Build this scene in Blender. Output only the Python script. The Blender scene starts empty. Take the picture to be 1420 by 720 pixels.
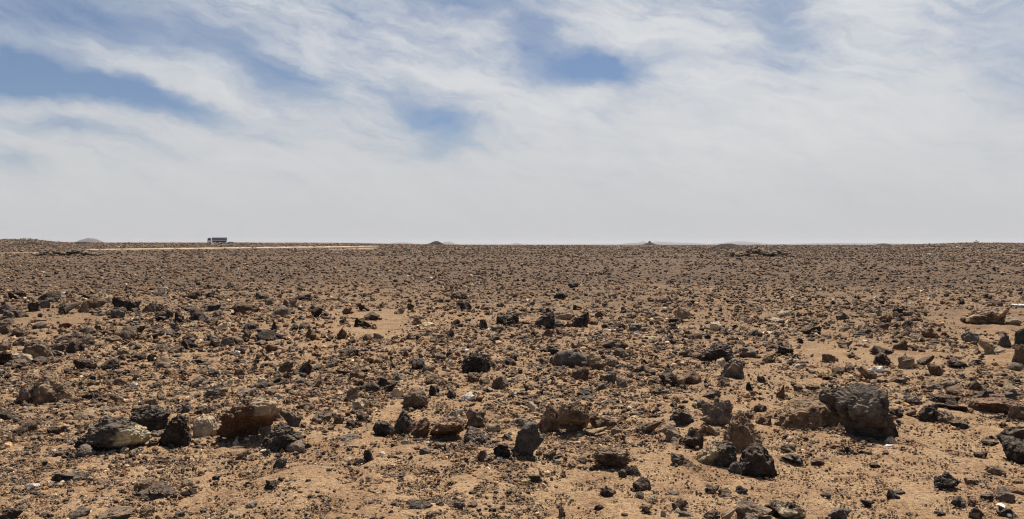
import bpy, bmesh, math, random
import numpy as np
from mathutils import Vector, Matrix

random.seed(7)
RNG = np.random.default_rng(11)
C = bpy.context.scene.collection
SC = bpy.context.scene

# ------------------------------------------------------------------ camera model
PW, PH, F = 1420.0, 720.0, 1114.0          # photograph's size and focal length in its pixels
CAMH = 1.58
HOR = 339.5
PITCH = math.atan((PH / 2 - HOR) / F)

# ------------------------------------------------------------------ numpy noise
def _hash(ix, iy, iz):
    h = (ix.astype(np.int64) * 374761393 + iy.astype(np.int64) * 668265263 + iz.astype(np.int64) * 2147483647) & 0xFFFFFFFF
    h = ((h ^ (h >> 13)) * 1274126177) & 0xFFFFFFFF
    h = ((h ^ (h >> 16)) * 2246822519) & 0xFFFFFFFF
    h = h ^ (h >> 15)
    return (h & 0xFFFFFF) / float(0xFFFFFF) * 2 - 1

def vnoise(p):
    p = np.asarray(p, float)
    i = np.floor(p).astype(np.int64); f = p - i
    f = f * f * f * (f * (f * 6 - 15) + 10)
    x, y, z = i[:, 0], i[:, 1], i[:, 2]; fx, fy, fz = f[:, 0], f[:, 1], f[:, 2]
    def L(a, b, t): return a + (b - a) * t
    c00 = L(_hash(x, y, z), _hash(x + 1, y, z), fx); c10 = L(_hash(x, y + 1, z), _hash(x + 1, y + 1, z), fx)
    c01 = L(_hash(x, y, z + 1), _hash(x + 1, y, z + 1), fx); c11 = L(_hash(x, y + 1, z + 1), _hash(x + 1, y + 1, z + 1), fx)
    return L(L(c00, c10, fy), L(c01, c11, fy), fz)

def fbm(p, o=3, gain=.5):
    a, s, t = 1.0, 0.0, 0.0
    q = np.array(p, float)
    for _ in range(o):
        s = s + a * vnoise(q); t += a; a *= gain; q = q * 2.03 + 17.3
    return s / t

def n2(x, y, s, seed=0.0):
    return vnoise(np.stack([x / s + seed, y / s + seed * 1.7, np.full_like(x, seed + .37)], 1))

def sstep(a, b, x):
    t = np.clip((x - a) / (b - a), 0, 1)
    return t * t * (3 - 2 * t)

# ------------------------------------------------------------------ the terrain
SKY_X = np.array([-400, -60, 0, 40, 62, 82, 110, 300, 420, 500, 560, 640, 900, 1220, 1290, 1340, 1400, 1500, 1800])
SKY_E = np.array([4.0, 5.0, 6.0, 7.4, 5.2, 3.6, 3.0, 2.8, 2.9, 2.6, 1.6, .2, 0, 0, 1.4, 3.0, 2.6, 1.5, .5])

def height(x, y, micro=False):
    x = np.asarray(x, float); y = np.asarray(y, float)
    r = np.hypot(x, y)
    az = np.arctan2(x, np.maximum(y, 1e-6))
    px = 710 + F * np.tan(np.clip(az, -1.0, 1.0))
    e = np.where(y > 0, np.interp(px, SKY_X, SKY_E), .5)
    z = sstep(140, 600, r) * (e / F * 600 + 1.42)
    z = z + .045 * n2(x, y, 1.3, 3.1) * sstep(2, 5, r) + .035 * n2(x, y, .45, 9.2)
    z = z + .10 * n2(x, y, 9.0, 5.5) * sstep(8, 20, r) + .25 * n2(x, y, 40.0, 2.5) * sstep(30, 90, r)
    if micro:
        near = 1 - sstep(18, 40, r)
        z = z + near * (.016 * n2(x, y, .16, 6.1) + .011 * n2(x, y, .07, 1.9) + .006 * n2(x, y, .03, 4.4))
    return z

def ray(px, py):
    v = Vector(((px - PW / 2) / F, 1.0, -(py - PH / 2) / F))
    c, s = math.cos(-PITCH), math.sin(-PITCH)
    return Vector((v.x, v.y * c - v.z * s, v.y * s + v.z * c))

CAM = Vector((0, 0, CAMH))

_T = 2.0 * 1.015 ** np.arange(410)
def at(px, py, far=900.0):
    """the first point of the terrain seen through a pixel of the photograph"""
    d = ray(px, py)
    t = _T[_T < far]
    for _ in range(2):
        g = CAMH + d.z * t - height(d.x * t, d.y * t)
        k = np.where(g <= 0)[0]
        if not len(k) or k[0] == 0:
            u = t[-1]; break
        k = k[0]; u = t[k - 1] + (t[k] - t[k - 1]) * g[k - 1] / (g[k - 1] - g[k]); t = np.linspace(t[k - 1], t[k], 12)
    return Vector((d.x * u, d.y * u, float(height([d.x * u], [d.y * u])[0])))

def project(x, y, z):
    """photograph pixel of points of the place (to keep the stones off the tracks)"""
    c, sn = math.cos(PITCH), math.sin(PITCH)
    zz = z - CAMH
    f_ = y * c - zz * sn; u_ = y * sn + zz * c
    return PW / 2 + F * x / f_, PH / 2 - F * u_ / f_

# ------------------------------------------------------------------ helpers
def tag(o, label=None, cat=None, group=None, kind=None):
    if label: o['label'] = label
    if cat: o['category'] = cat
    if group: o['group'] = group
    if kind: o['kind'] = kind
    return o

def mesh_np(name, verts, faces, mat, col=None, smooth=False):
    """verts (N,3); faces (M,k) of one size; col (N,3) base colours of the stone itself"""
    me = bpy.data.meshes.new(name)
    verts = np.asarray(verts, np.float32); faces = np.asarray(faces, np.int32)
    k = faces.shape[1]
    me.vertices.add(len(verts)); me.vertices.foreach_set('co', verts.ravel())
    me.loops.add(faces.size); me.loops.foreach_set('vertex_index', faces.ravel())
    me.polygons.add(len(faces))
    me.polygons.foreach_set('loop_start', np.arange(0, faces.size, k, dtype=np.int32))
    me.polygons.foreach_set('use_smooth', np.full(len(faces), smooth, bool))
    if col is not None:
        a = me.color_attributes.new('stone_colour', 'FLOAT_COLOR', 'POINT')
        c4 = np.ones((len(verts), 4), np.float32); c4[:, :3] = col
        a.data.foreach_set('color', c4.ravel())
    me.update(calc_edges=True)
    if mat: me.materials.append(mat)
    return me

def link(name, me, parent=None):
    o = bpy.data.objects.new(name, me); C.objects.link(o)
    if parent: o.parent = parent
    return o

def bm_obj(name, bm, mat, parent=None, smooth=False):
    me = bpy.data.meshes.new(name); bm.normal_update()
    for f in bm.faces: f.smooth = smooth
    bm.to_mesh(me); bm.free(); me.materials.append(mat)
    return link(name, me, parent)

def box(bm, x0, x1, y0, y1, z0, z1, bev=0.0):
    r = bmesh.ops.create_cube(bm, size=1)
    bmesh.ops.transform(bm, verts=r['verts'], matrix=Matrix.Translation(((x0 + x1) / 2, (y0 + y1) / 2, (z0 + z1) / 2)) @ Matrix.Diagonal((x1 - x0, y1 - y0, z1 - z0, 1)))
    if bev:
        es = {e for v in r['verts'] for e in v.link_edges}
        bmesh.ops.bevel(bm, geom=list(es), offset=bev, segments=2, affect='EDGES', profile=.6)

def prism(bm, pts, y0, y1):
    """polygon in x,z pushed from y0 to y1"""
    a = [bm.verts.new((x, y0, z)) for x, z in pts]; b = [bm.verts.new((x, y1, z)) for x, z in pts]
    bm.faces.new(a); bm.faces.new(b[::-1])
    for i in range(len(pts)):
        j = (i + 1) % len(pts); bm.faces.new((a[j], a[i], b[i], b[j]))
    bmesh.ops.recalc_face_normals(bm, faces=bm.faces[:])

def cyl(bm, c, r, y0, y1, seg=24):
    m = Matrix.Translation((c[0], (y0 + y1) / 2, c[1])) @ Matrix.Rotation(math.pi / 2, 4, 'X')
    bmesh.ops.create_cone(bm, cap_ends=True, segments=seg, radius1=r, radius2=r, depth=abs(y1 - y0), matrix=m)

# ------------------------------------------------------------------ materials
def new_mat(name):
    m = bpy.data.materials.new(name); m.use_nodes = True
    nt = m.node_tree; b = nt.nodes['Principled BSDF']
    return m, nt, b

def N(nt, t, **kw):
    n = nt.nodes.new(t)
    for k, v in kw.items():
        if k.startswith('i_'):
            n.inputs[k[2:].replace('_', ' ')].default_value = v
        else: setattr(n, k, v)
    return n

def noise(nt, vec, scale, detail=4, rough=.55, dist=0.0):
    n = N(nt, 'ShaderNodeTexNoise'); n.inputs['Scale'].default_value = scale
    n.inputs['Detail'].default_value = detail; n.inputs['Roughness'].default_value = rough; n.inputs['Distortion'].default_value = dist
    if vec is not None: nt.links.new(vec, n.inputs['Vector'])
    return n

def ramp(nt, src, stops):
    r = N(nt, 'ShaderNodeValToRGB'); e = r.color_ramp.elements
    while len(e) < len(stops): e.new(.5)
    for i, (p, c) in enumerate(stops):
        e[i].position = p; e[i].color = (*c, 1) if len(c) == 3 else c
    nt.links.new(src, r.inputs[0]); return r

def math_n(nt, op, a, b=None, clamp=False):
    n = N(nt, 'ShaderNodeMath', operation=op, use_clamp=clamp)
    for i, v in enumerate((a, b)):
        if v is None: continue
        if isinstance(v, (int, float)): n.inputs[i].default_value = v
        else: nt.links.new(v, n.inputs[i])
    return n.outputs[0]

def mixc(nt, fac, a, b, blend='MIX'):
    n = N(nt, 'ShaderNodeMix', data_type='RGBA', blend_type=blend)
    if isinstance(fac, (int, float)): n.inputs[0].default_value = fac
    else: nt.links.new(fac, n.inputs[0])
    for i, v in ((6, a), (7, b)):
        if isinstance(v, tuple): n.inputs[i].default_value = (*v, 1)
        else: nt.links.new(v, n.inputs[i])
    return n.outputs[2]

def plain(name, col, rough=.6, metal=0.0, var=.25, scale=8):
    m, nt, b = new_mat(name)
    tc = N(nt, 'ShaderNodeTexCoord')
    nz = noise(nt, tc.outputs['Object'], scale, 4)
    r = ramp(nt, nz.outputs[0], [(.3, tuple(c * (1 - var) for c in col)), (.7, tuple(min(1, c * (1 + var)) for c in col))])
    nt.links.new(r.outputs[0], b.inputs['Base Color'])
    b.inputs['Roughness'].default_value = rough; b.inputs['Metallic'].default_value = metal
    return m

SAND = (.44, .275, .150)

def rock_material():
    m, nt, b = new_mat('weathered_stone')
    L = nt.links.new
    tc = N(nt, 'ShaderNodeTexCoord'); P = tc.outputs['Object']
    at_ = N(nt, 'ShaderNodeVertexColor', layer_name='stone_colour')
    n1 = noise(nt, P, 14, 5, .65); n2_ = noise(nt, P, 75, 3, .7)
    vo = N(nt, 'ShaderNodeTexVoronoi'); vo.inputs['Scale'].default_value = 40; dv = N(nt, 'ShaderNodeVectorMath', operation='ADD'); sv = N(nt, 'ShaderNodeVectorMath', operation='SCALE'); sv.inputs['Scale'].default_value = .05
    L(noise(nt, P, 22, 3, .6).outputs[1], sv.inputs[0]); L(P, dv.inputs[0]); L(sv.outputs[0], dv.inputs[1]); L(dv.outputs[0], vo.inputs['Vector'])
    f1 = ramp(nt, n1.outputs[0], [(.3, (.55, .54, .53)), (.5, (1, 1, 1)), (.72, (1.6, 1.5, 1.38))])
    c = mixc(nt, 1.0, at_.outputs['Color'], f1.outputs[0], 'MULTIPLY')
    f2 = ramp(nt, n2_.outputs[0], [(.3, (.6, .6, .6)), (.55, (1, 1, 1)), (.75, (1.5, 1.45, 1.4))])
    c = mixc(nt, .85, c, f2.outputs[0], 'MULTIPLY')
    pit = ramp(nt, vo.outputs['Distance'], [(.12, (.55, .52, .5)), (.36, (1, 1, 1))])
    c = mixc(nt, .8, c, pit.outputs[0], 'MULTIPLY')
    bp = N(nt, 'ShaderNodeBump'); bp.inputs['Strength'].default_value = 1.0; bp.inputs['Distance'].default_value = .016
    hsum = math_n(nt, 'ADD', math_n(nt, 'MULTIPLY', n2_.outputs[0], .8), math_n(nt, 'ADD', math_n(nt, 'MULTIPLY', vo.outputs['Distance'], .4), math_n(nt, 'MULTIPLY', n1.outputs[0], 1.2)))
    L(hsum, bp.inputs['Height']); L(bp.outputs[0], b.inputs['Normal'])
    # tan dust colour on faces turned up, with sunlit brightness painted into it
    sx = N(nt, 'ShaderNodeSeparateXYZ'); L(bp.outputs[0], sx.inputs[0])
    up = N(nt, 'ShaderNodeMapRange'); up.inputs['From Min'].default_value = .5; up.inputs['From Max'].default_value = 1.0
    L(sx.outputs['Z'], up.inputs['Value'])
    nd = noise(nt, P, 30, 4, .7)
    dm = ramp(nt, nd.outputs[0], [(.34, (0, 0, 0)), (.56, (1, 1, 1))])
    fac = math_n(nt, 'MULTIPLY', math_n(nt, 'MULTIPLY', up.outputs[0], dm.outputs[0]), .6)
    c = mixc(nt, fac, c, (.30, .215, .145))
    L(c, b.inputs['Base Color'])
    b.inputs['Roughness'].default_value = .85
    b.inputs['Specular IOR Level'].default_value = .12
    return m

def ground_material():
    m, nt, b = new_mat('stony_desert_soil')
    L = nt.links.new
    tc = N(nt, 'ShaderNodeTexCoord'); P = tc.outputs['Object']
    big = noise(nt, P, .35, 5, .6); mid = noise(nt, P, 2.6, 5, .62); fine = noise(nt, P, 38, 4, .65); grit = noise(nt, P, 140, 3, .7)
    c = ramp(nt, mid.outputs[0], [(.28, (.270, .160, .088)), (.45, (.385, .245, .137)), (.6, (.445, .298, .170)), (.78, (.505, .358, .222))]).outputs[0]
    c = mixc(nt, .7, c, ramp(nt, big.outputs[0], [(.3, (.80, .74, .70)), (.5, (1, 1, 1)), (.7, (1.07, 1.04, .98))]).outputs[0], 'MULTIPLY')
    c = mixc(nt, .8, c, ramp(nt, fine.outputs[0], [(.32, (.36, .32, .29)), (.48, (.92, .90, .88)), (.70, (1.35, 1.33, 1.27))]).outputs[0], 'MULTIPLY')
    c = mixc(nt, .9, c, ramp(nt, grit.outputs[0], [(.33, (.16, .14, .12)), (.46, (.93, .93, .93)), (.72, (1.45, 1.42, 1.38))]).outputs[0], 'MULTIPLY')
    # grit and gravel too small to model thickens with distance from the bare sand in front
    ln = N(nt, 'ShaderNodeVectorMath', operation='LENGTH'); L(P, ln.inputs[0])
    wide = noise(nt, P, .06, 4, .6)
    g = N(nt, 'ShaderNodeMapRange'); g.inputs['From Min'].default_value = 4.5; g.inputs['From Max'].default_value = 36
    L(math_n(nt, 'ADD', ln.outputs['Value'], math_n(nt, 'MULTIPLY', math_n(nt, 'SUBTRACT', wide.outputs[0], .5), 40)), g.inputs['Value'])
    gc = ramp(nt, noise(nt, P, 1.6, 5, .7).outputs[0], [(.35, (.036, .022, .014)), (.55, (.070, .043, .027)), (.72, (.16, .10, .057))]).outputs[0]
    c = mixc(nt, math_n(nt, 'MULTIPLY', g.outputs[0], .86), c, gc)
    L(c, b.inputs['Base Color'])
    b.inputs['Roughness'].default_value = .95; b.inputs['Specular IOR Level'].default_value = .15
    bp = N(nt, 'ShaderNodeBump'); bp.inputs['Strength'].default_value = 1.0; bp.inputs['Distance'].default_value = .026
    L(math_n(nt, 'ADD', math_n(nt, 'MULTIPLY', fine.outputs[0], 1.3), math_n(nt, 'MULTIPLY', grit.outputs[0], .6)), bp.inputs['Height']); L(bp.outputs[0], b.inputs['Normal'])
    return m

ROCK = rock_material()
GROUND = ground_material()

def far_rock_material(name, dark, light, scale):
    m, nt, b = new_mat(name)
    tc = N(nt, 'ShaderNodeTexCoord')
    nz = noise(nt, tc.outputs['Object'], scale, 6, .7)
    r = ramp(nt, nz.outputs[0], [(.35, dark), (.65, light)])
    nt.links.new(r.outputs[0], b.inputs['Base Color']); b.inputs['Roughness'].default_value = .95; b.inputs['Specular IOR Level'].default_value = .1
    return m

# ------------------------------------------------------------------ ground sheet
def build_ground():
    front = np.radians(np.linspace(-58, 58, 760))
    rest = np.radians(np.linspace(58, 302, 74))[1:-1]
    az = np.concatenate([front, rest])
    r = [0.3, .6, .9, 1.2]
    while r[-1] < 24: r.append(r[-1] * 1.0045 + .001)
    while r[-1] < 200: r.append(r[-1] * 1.012)
    while r[-1] < 1000: r.append(r[-1] * 1.02)
    while r[-1] < 16000: r.append(r[-1] * 1.05)
    r = np.array(r)
    R, A = np.meshgrid(r, az, indexing='ij')
    x = (R * np.sin(A)).ravel(); y = (R * np.cos(A)).ravel()
    z = height(x, y, True)
    nr, na = len(r), len(az)
    i = np.arange(nr - 1)[:, None]; j = np.arange(na)[None, :]; j2 = (j + 1) % na
    quads = np.stack([i * na + j, i * na + j2, (i + 1) * na + j2, (i + 1) * na + j], -1).reshape(-1, 4)
    v = np.stack([x, y, z], 1)
    c = len(v); v = np.vstack([v, [[0, 0, float(height([0.], [0.01])[0])]]])
    cap = np.stack([np.full(na, c), (np.arange(na) + 1) % na, np.arange(na), np.arange(na)], 1)
    me = mesh_np('ground', v, quads[:, ::-1], GROUND, smooth=True)
    return tag(link('ground', me), kind='structure')
build_ground()

# ------------------------------------------------------------------ stones
COL = {'k': (.034, .028, .025), 'g': (.135, .112, .089), 'b': (.105, .068, .044), 'r': (.185, .098, .060), 't': (.33, .235, .145), 'p': (.60, .49, .33), 'w': (.80, .77, .70), 'e': (.05, .065, .045)}
SECOND = {'k': (.11, .09, .075), 'g': (.075, .066, .06), 'b': (.25, .165, .10), 'r': (.12, .07, .05), 't': (.17, .11, .07), 'p': (.36, .25, .155), 'w': (.62, .55, .45), 'e': (.09, .08, .05)}

ICO = {}
def ico(s):
    if s not in ICO:
        bm = bmesh.new(); bmesh.ops.create_icosphere(bm, subdivisions=s, radius=1)
        bm.verts.ensure_lookup_table()
        v = np.array([tuple(q.co) for q in bm.verts]); f = np.array([[q.index for q in p.verts] for p in bm.faces])
        bm.free(); ICO[s] = (v / np.linalg.norm(v, axis=1)[:, None], f)
    return ICO[s]

def hull_planes(pts):
    bm = bmesh.new()
    vs = [bm.verts.new(p) for p in pts]
    bmesh.ops.convex_hull(bm, input=vs)
    bm.normal_update()
    c = np.mean(np.array(pts), 0)
    pl = []
    for f in bm.faces:
        n = np.array(f.normal); d = float(np.dot(n, np.array(f.verts[0].co) - c))
        if d < 0: n, d = -n, -d
        if d > 1e-4: pl.append((n, d))
    bm.free()
    return np.array([p[0] for p in pl]), np.array([p[1] for p in pl]), c

def rock_shape(rng, shape, lod, outline=None, rough=1.0):
    """a stone inside the box -1..1, -1..1, 0..1 (z up)"""
    dirs, faces = ico(lod)
    multi = bool(outline) and isinstance(outline[0], list)
    if multi:
        cen = np.array([.15, -.05, -.05]); kk = 70; r = None
        for blk in outline:
            nrm, d, c0 = hull_planes([(a, b, c * 2 - 1) for a, b, c in blk])
            d = d + nrm @ (c0 - cen)
            q = np.maximum(dirs @ nrm.T, 1e-6) / np.maximum(d, .05)
            rk = (q ** kk).sum(1) ** (-1.0 / kk)
            r = rk if r is None else np.maximum(r, rk)
    elif outline:
        pts = [] if len(outline[0]) == 2 else [(a, b, c * 2 - 1) for a, b, c in outline]
        cu = sum(p[0] for p in outline) / len(outline); cv = sum(p[-1] for p in outline) / len(outline)
        flat = [(a, c) for a, c in outline] if len(outline[0]) == 2 else []
        for u, v in flat:
            pts.append((u, rng.uniform(-.15, .15), v))
            k = rng.uniform(.55, .8); pts.append((cu + (u - cu) * k, -rng.uniform(.6, 1), cv + (v - cv) * k * .9 + .04))
            k = rng.uniform(.5, .8); pts.append((cu + (u - cu) * k, rng.uniform(.6, 1), cv + (v - cv) * k))
        if flat: pts = [(a, b, c * 2 - 1) for a, b, c in pts]
        nrm, d, cen = hull_planes(pts); kk = 30
    else:
        cen = np.zeros(3); r = None
        for k in range({'r': 2, 'a': 3, 'f': 3, 'p': 3}[shape]):
            cnt, kk = {'r': (12, 16), 'a': (8, 40), 'f': (8, 36), 'p': (8, 36)}[shape]
            nrm = rng.normal(size=(cnt, 3)); nrm /= np.linalg.norm(nrm, axis=1)[:, None]
            d = rng.uniform(.6 if shape != 'r' else .75, 1.0, cnt)
            if shape == 'f':
                nrm = np.vstack([nrm, np.array([[0, 0, 1], [0, 0, -1]]) + rng.normal(scale=.2, size=(2, 3))]); d = np.concatenate([d, rng.uniform(.5, .7, 2)])
            nrm = np.vstack([nrm, np.vstack([np.eye(3), -np.eye(3)]) + rng.normal(scale=.6, size=(6, 3))]); d = np.concatenate([d, rng.uniform(.85, 1.05, 6)])
            nrm /= np.linalg.norm(nrm, axis=1)[:, None]
            ax = rng.normal(size=3); ax /= np.linalg.norm(ax)
            lo_, hi_ = (.88, 1.12) if shape == 'r' else (.7, 1.22)
            proj = dirs @ ax
            D = dirs * (1 / lo_) + np.outer(proj, ax) * (1 / hi_ - 1 / lo_)         # stretched along one axis
            q = np.maximum(D @ nrm.T, 1e-6) / d
            rk = (q ** kk).sum(1) ** (-1.0 / kk)
            r = rk if r is None else np.maximum(r, rk)
    if outline and not multi:
        q = np.maximum(dirs @ nrm.T, 1e-6) / d
        r = (q ** kk).sum(1) ** (-1.0 / kk)
    v = dirs * r[:, None] + cen
    if shape == 'p' and not outline:
        t = (v[:, 2] - v[:, 2].min()) / np.ptp(v[:, 2]); s = 1 - .62 * t
        off = rng.uniform(-.4, .4)
        v[:, 0] = v[:, 0] * s + off * t; v[:, 1] *= s
    if not outline:
        a = rng.uniform(0, 6.28); ca, sa = math.cos(a), math.sin(a)
        v[:, :2] = v[:, :2] @ np.array([[ca, -sa], [sa, ca]])
    s = rng.uniform(0, 90, 3)
    am = .26 if multi else .6 if outline else .5
    if lod >= 3:
        n = am * .24 * fbm(v * 1.6 + s, 2) + am * .13 * (1 - 2.5 * np.abs(fbm(v * 2.6 + s + 50, 2))) + am * .10 * fbm(v * 4.5 + s + 7, 2) + rough * .085 * (1 - 2 * np.abs(fbm(v * 7 + s, 2)))
        if lod >= 4: n = n + rough * .065 * fbm(v * 15 + s, 2)
    else:
        n = .18 * fbm(v * 2.2 + s, 2)
    if multi:                                                  # open fractures
        n = n - .10 * np.exp(-(fbm(v * np.array([2.1, 1.6, 1.2]) + s + 12, 2) / .035) ** 2) - .05 * np.exp(-(fbm(v * 4.2 + s + 40, 2) / .03) ** 2)
    v = v + dirs * n[:, None]
    lo, hi = v.min(0), v.max(0)
    v = (v - lo) / (hi - lo)
    v[:, 0] = v[:, 0] * 2 - 1; v[:, 1] = v[:, 1] * 2 - 1
    return v, faces, s

def rock_colour(rng, v, s, code, dims):
    m = sstep(.0, .55, fbm(v * np.array([1, 1, 2]) * 1.8 + s + 31, 3) + rng.uniform(-.15, .25))
    base, sec = np.array(COL[code[0]]), np.array(SECOND[code[0]])
    j = rng.uniform(.75, 1.4 if code[0] in 'kgb' else 1.15) * (1 + rng.uniform(-.3, 1) * np.array([.30, .02, -.22]) * (1 if code[0] in 'kgb' else .2))
    c = base * j + (sec - base * j) * (m * .55)[:, None]
    if len(code) == 1 and code in 'kgb' and rng.uniform() < .45: code = code + rng.choice(['t', 'b', 't', 'g'])
    if len(code) > 1:                                        # a second stone colour in broken patches (rind, lime crust)
        c2 = np.array(COL[code[1]])
        k = sstep(.05, .35, fbm(v * np.array([1.2, 1.2, 2.2]) * 1.7 + s + 77, 3)) * .85
        c = c + (c2 - c) * k[:, None]
    return c

def boxed(px, base, w, h, shape):
    """real size and place of a stone from the box it fills in the photograph"""
    p = at(px, base)
    dist = (p - CAM).length
    W = w * dist / F; H = h * dist / F
    sin_t = (CAMH - p.z) / dist
    dep = W * {'r': .85, 'a': .75, 'f': .8, 'p': .75}[shape]
    if shape == 'a' and w > 74: dep *= .8
    dep = min(dep, H * (1.6 if shape != 'f' else 2.6))
    Z = max((H - dep * sin_t * .62) / math.cos(math.asin(min(.9, sin_t))), H * .45)
    q = Vector((p.x, p.y, 0)); q *= (1 + dep * .45 / max(q.length, 1))
    return W, dep, Z, Vector((q.x, q.y, 0)), dist

REFS = {}     # tag -> (short name, full label)
def ref(t, short, label, name='boulder', outline=None, code=None, sink=None, rough=1.0):
    REFS[t] = dict(short=short, label=label, name=name, outline=outline, code=code, sink=sink, rough=rough)

# outlines run round the stone as seen from the front: u -1..1 across, v 0..1 up
ref('cream', 'the cream-banded boulder', 'low grey boulder with a bright cream band along its right front edge', outline=[(-1, .22), (-.62, .62), (-.25, 1), (.25, .88), (.5, .62), (1, .55), (.85, .2), (.3, 0), (-.5, .08)], code='gp', sink=.1)
ref('darkback', 'the rough dark boulder', 'large rough dark boulder just behind the right end of the cream-banded boulder', outline=[(-1, .45), (-.75, .82), (-.2, 1), (.5, .95), (1, .72), (.85, .3), (.2, 0), (-.6, .1)], code='kg')
ref('knuckle', 'the upright charcoal boulder', 'upright charcoal boulder between the cream-banded boulder and a pale rough rock', outline=[(-1, .3), (-.5, .7), (-.05, .98), (.5, 1), (.95, .6), (1, .15), (.3, 0), (-.8, .02)])
ref('over', 'the overhanging brown boulder', 'big brown boulder with a pale ridge, overhanging a deep black shadow', outline=[(-1, .12), (-.8, .45), (-.45, .85), (-.05, 1), (.6, .95), (1, .72), (.78, .45), (.25, .06), (-.6, 0)], code='bt', sink=.0, rough=1.0)
ref('wedge', 'the charcoal wedge boulder', 'smooth charcoal wedge boulder at the right foot of the overhanging brown boulder', outline=[(-1, .05), (-.7, .45), (-.2, .95), (.1, 1), (.75, .6), (1, .28), (.85, .06), (0, .0)])
ref('bigtan', 'the big tan pitted boulder', 'long low tan boulder covered in pits, left of the cracked grey boulder', outline=[(-1, .3), (-.8, .62), (-.3, .96), (.3, 1), (.75, .92), (1, .5), (.95, .1), (.2, 0), (-.9, .04)], code='t', rough=1.0)
ref('crack', 'the cracked grey boulder', 'largest cracked grey boulder with a pale top facet and dark angular front', outline=[
    [(-.6, .0, .60), (-.65, .8, .86), (.0, .95, 1), (.5, .85, .97), (.68, .3, .74), (.2, .0, .70), (-.35, -.05, .60), (-.35, .1, .05), (.75, .5, 0), (0, .8, 0), (.8, .1, .1)],
    [(-.28, -.8, .60), (.2, -1, .54), (.46, -.1, .86), (-.12, .08, .86), (-.1, -1, .2), (.26, -1, .02), (.62, -.8, .05), (1, -.1, .16), (.95, .1, .05), (.4, .6, .5), (-.1, .3, .1)]], code='gk', sink=.02, rough=1.0)
ref('wing', 'the grey wing block', 'grey block leaning against the left side of the cracked grey boulder, with a mottled top', outline=[(-1, .75), (-.7, .98), (.3, 1), (1, .85), (1, .2), (.5, 0), (-.2, .3)], code='g', sink=.0, rough=1.2)
ref('black', 'the smooth black boulder', 'smooth black boulder with blunt facets, in front of the golden pitted boulder', outline=[(-1, .35), (-.75, .72), (-.1, 1), (.45, .95), (.9, .55), (1, .3), (.8, .03), (.1, 0), (-.6, .15)], code='k', rough=.3)
ref('golden', 'the golden pitted boulder', 'tall golden-brown pitted boulder standing behind the smooth black boulder', outline=[(-1, .45), (-.6, .85), (-.1, 1), (.5, .75), (1, .35), (.8, .12), (.2, 0), (-.6, .05)], code='t', rough=1.0)
ref('twotone', 'the two-tone grey boulder', 'grey boulder with a pale tan left half, touching the smooth black boulder', outline=[(-1, .1), (-.7, .55), (-.1, .7), (.25, 1), (.7, .95), (1, .3), (.8, .08), (.1, 0)], code='gt')
ref('pitted', 'the tall pitted boulder', 'tall tan and brown pitted boulder above a shadowed hollow, right of a cream wedge stone', outline=[(-1, .4), (-.8, .9), (-.2, 1), (.5, .98), (.9, .7), (1, .3), (.5, .02), (-.3, 0), (-.9, .15)], code='tb', sink=.02, rough=1.0)
ref('creamwedge', 'the cream wedge stone', 'small upright cream wedge stone left of the tall pitted boulder', name='stone', outline=[(-1, .3), (-.9, 1), (0, .7), (1, .3), (.4, 0), (-.8, .05)], code='p', rough=.4)
ref('notch', 'the notched brown boulder', 'notched dark brown boulder standing alone on bare sand', outline=[(-1, .62), (-.75, .92), (-.2, .85), (.3, 1), (.7, .95), (1, .4), (.6, .05), (-.4, 0), (-.85, .2)], code='bt', sink=.04)
ref('midblack', 'the lumpy black boulder', 'big lumpy black boulder in the middle distance with a jagged top', outline=[(-1, .35), (-.85, .7), (-.4, 1), (.1, .85), (.5, .95), (1, .5), (.9, .15), (.2, 0), (-.8, .05)], code='k', rough=1.0)
ref('midgrey', 'the broad grey boulder', 'broad rounded grey boulder in the middle distance, dome topped', code='g')
ref('jagged', 'the jagged dark boulder', 'wide jagged dark boulder of the middle distance right of centre', outline=[(-1, .2), (-.6, .55), (-.1, .8), (.3, 1), (.8, .75), (1, .25), (.6, 0), (-.7, .0)], code='kg', rough=1.0)
ref('banded', 'the banded grey rock', 'angular grey rock with dark bands in front of the jagged dark boulder', name='rock', outline=[(-1, .2), (-.5, .6), (.2, 1), (.85, .9), (1, .3), (.6, .05), (-.6, 0)], code='gt')
ref('tanslab', 'the tan flat-topped boulder', 'tan flat-topped boulder tapering to the left, near the right edge', outline=[(-1, .35), (-.55, .6), (-.4, .95), (.6, 1), (1, .85), (.75, .3), (.3, .03), (-.5, .1)], code='tb', rough=.8)
ref('sandy', 'the wedged sandy boulder', 'sandy pale boulder wedged between two dark boulders far behind', code='t')
ref('wedgefar', 'the dark ramp-shaped boulder', 'dark ramp-shaped boulder just left of the sandy pale boulder', outline=[(-1, .1), (-.5, .6), (.1, .85), (.6, 1), (1, .6), (.9, .1), (0, 0)], code='kg')
ref('peakbrown', 'the peaked tan boulder', 'peaked tan and brown rough boulder near the left edge', outline=[(-1, .3), (-.85, .75), (-.4, 1), (.1, .85), (.7, .5), (1, .2), (.4, 0), (-.7, .0)], code='tb', rough=1.0)
ref('brownleft', 'the pitted brown boulder', 'pitted brown boulder between pale slabs and a round black rock on the left', outline=[(-1, .5), (-.8, .95), (-.1, 1), (.5, .8), (1, .35), (.6, .02), (-.4, 0), (-.9, .2)], code='bt', rough=1.0)
ref('longdark', 'the long dark slab', 'long dark slab with a sunlit brown top, far left of centre', name='flat_rock', outline=[(-1, .5), (-.85, 1), (.3, .85), (1, .45), (.7, .05), (-.4, 0), (-.9, .2)], code='bk')
ref('flatslab', 'the thin flat dark slab', 'thin flat dark slab lying on bare sand at lower left', name='flat_rock', code='k', rough=.5)
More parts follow.
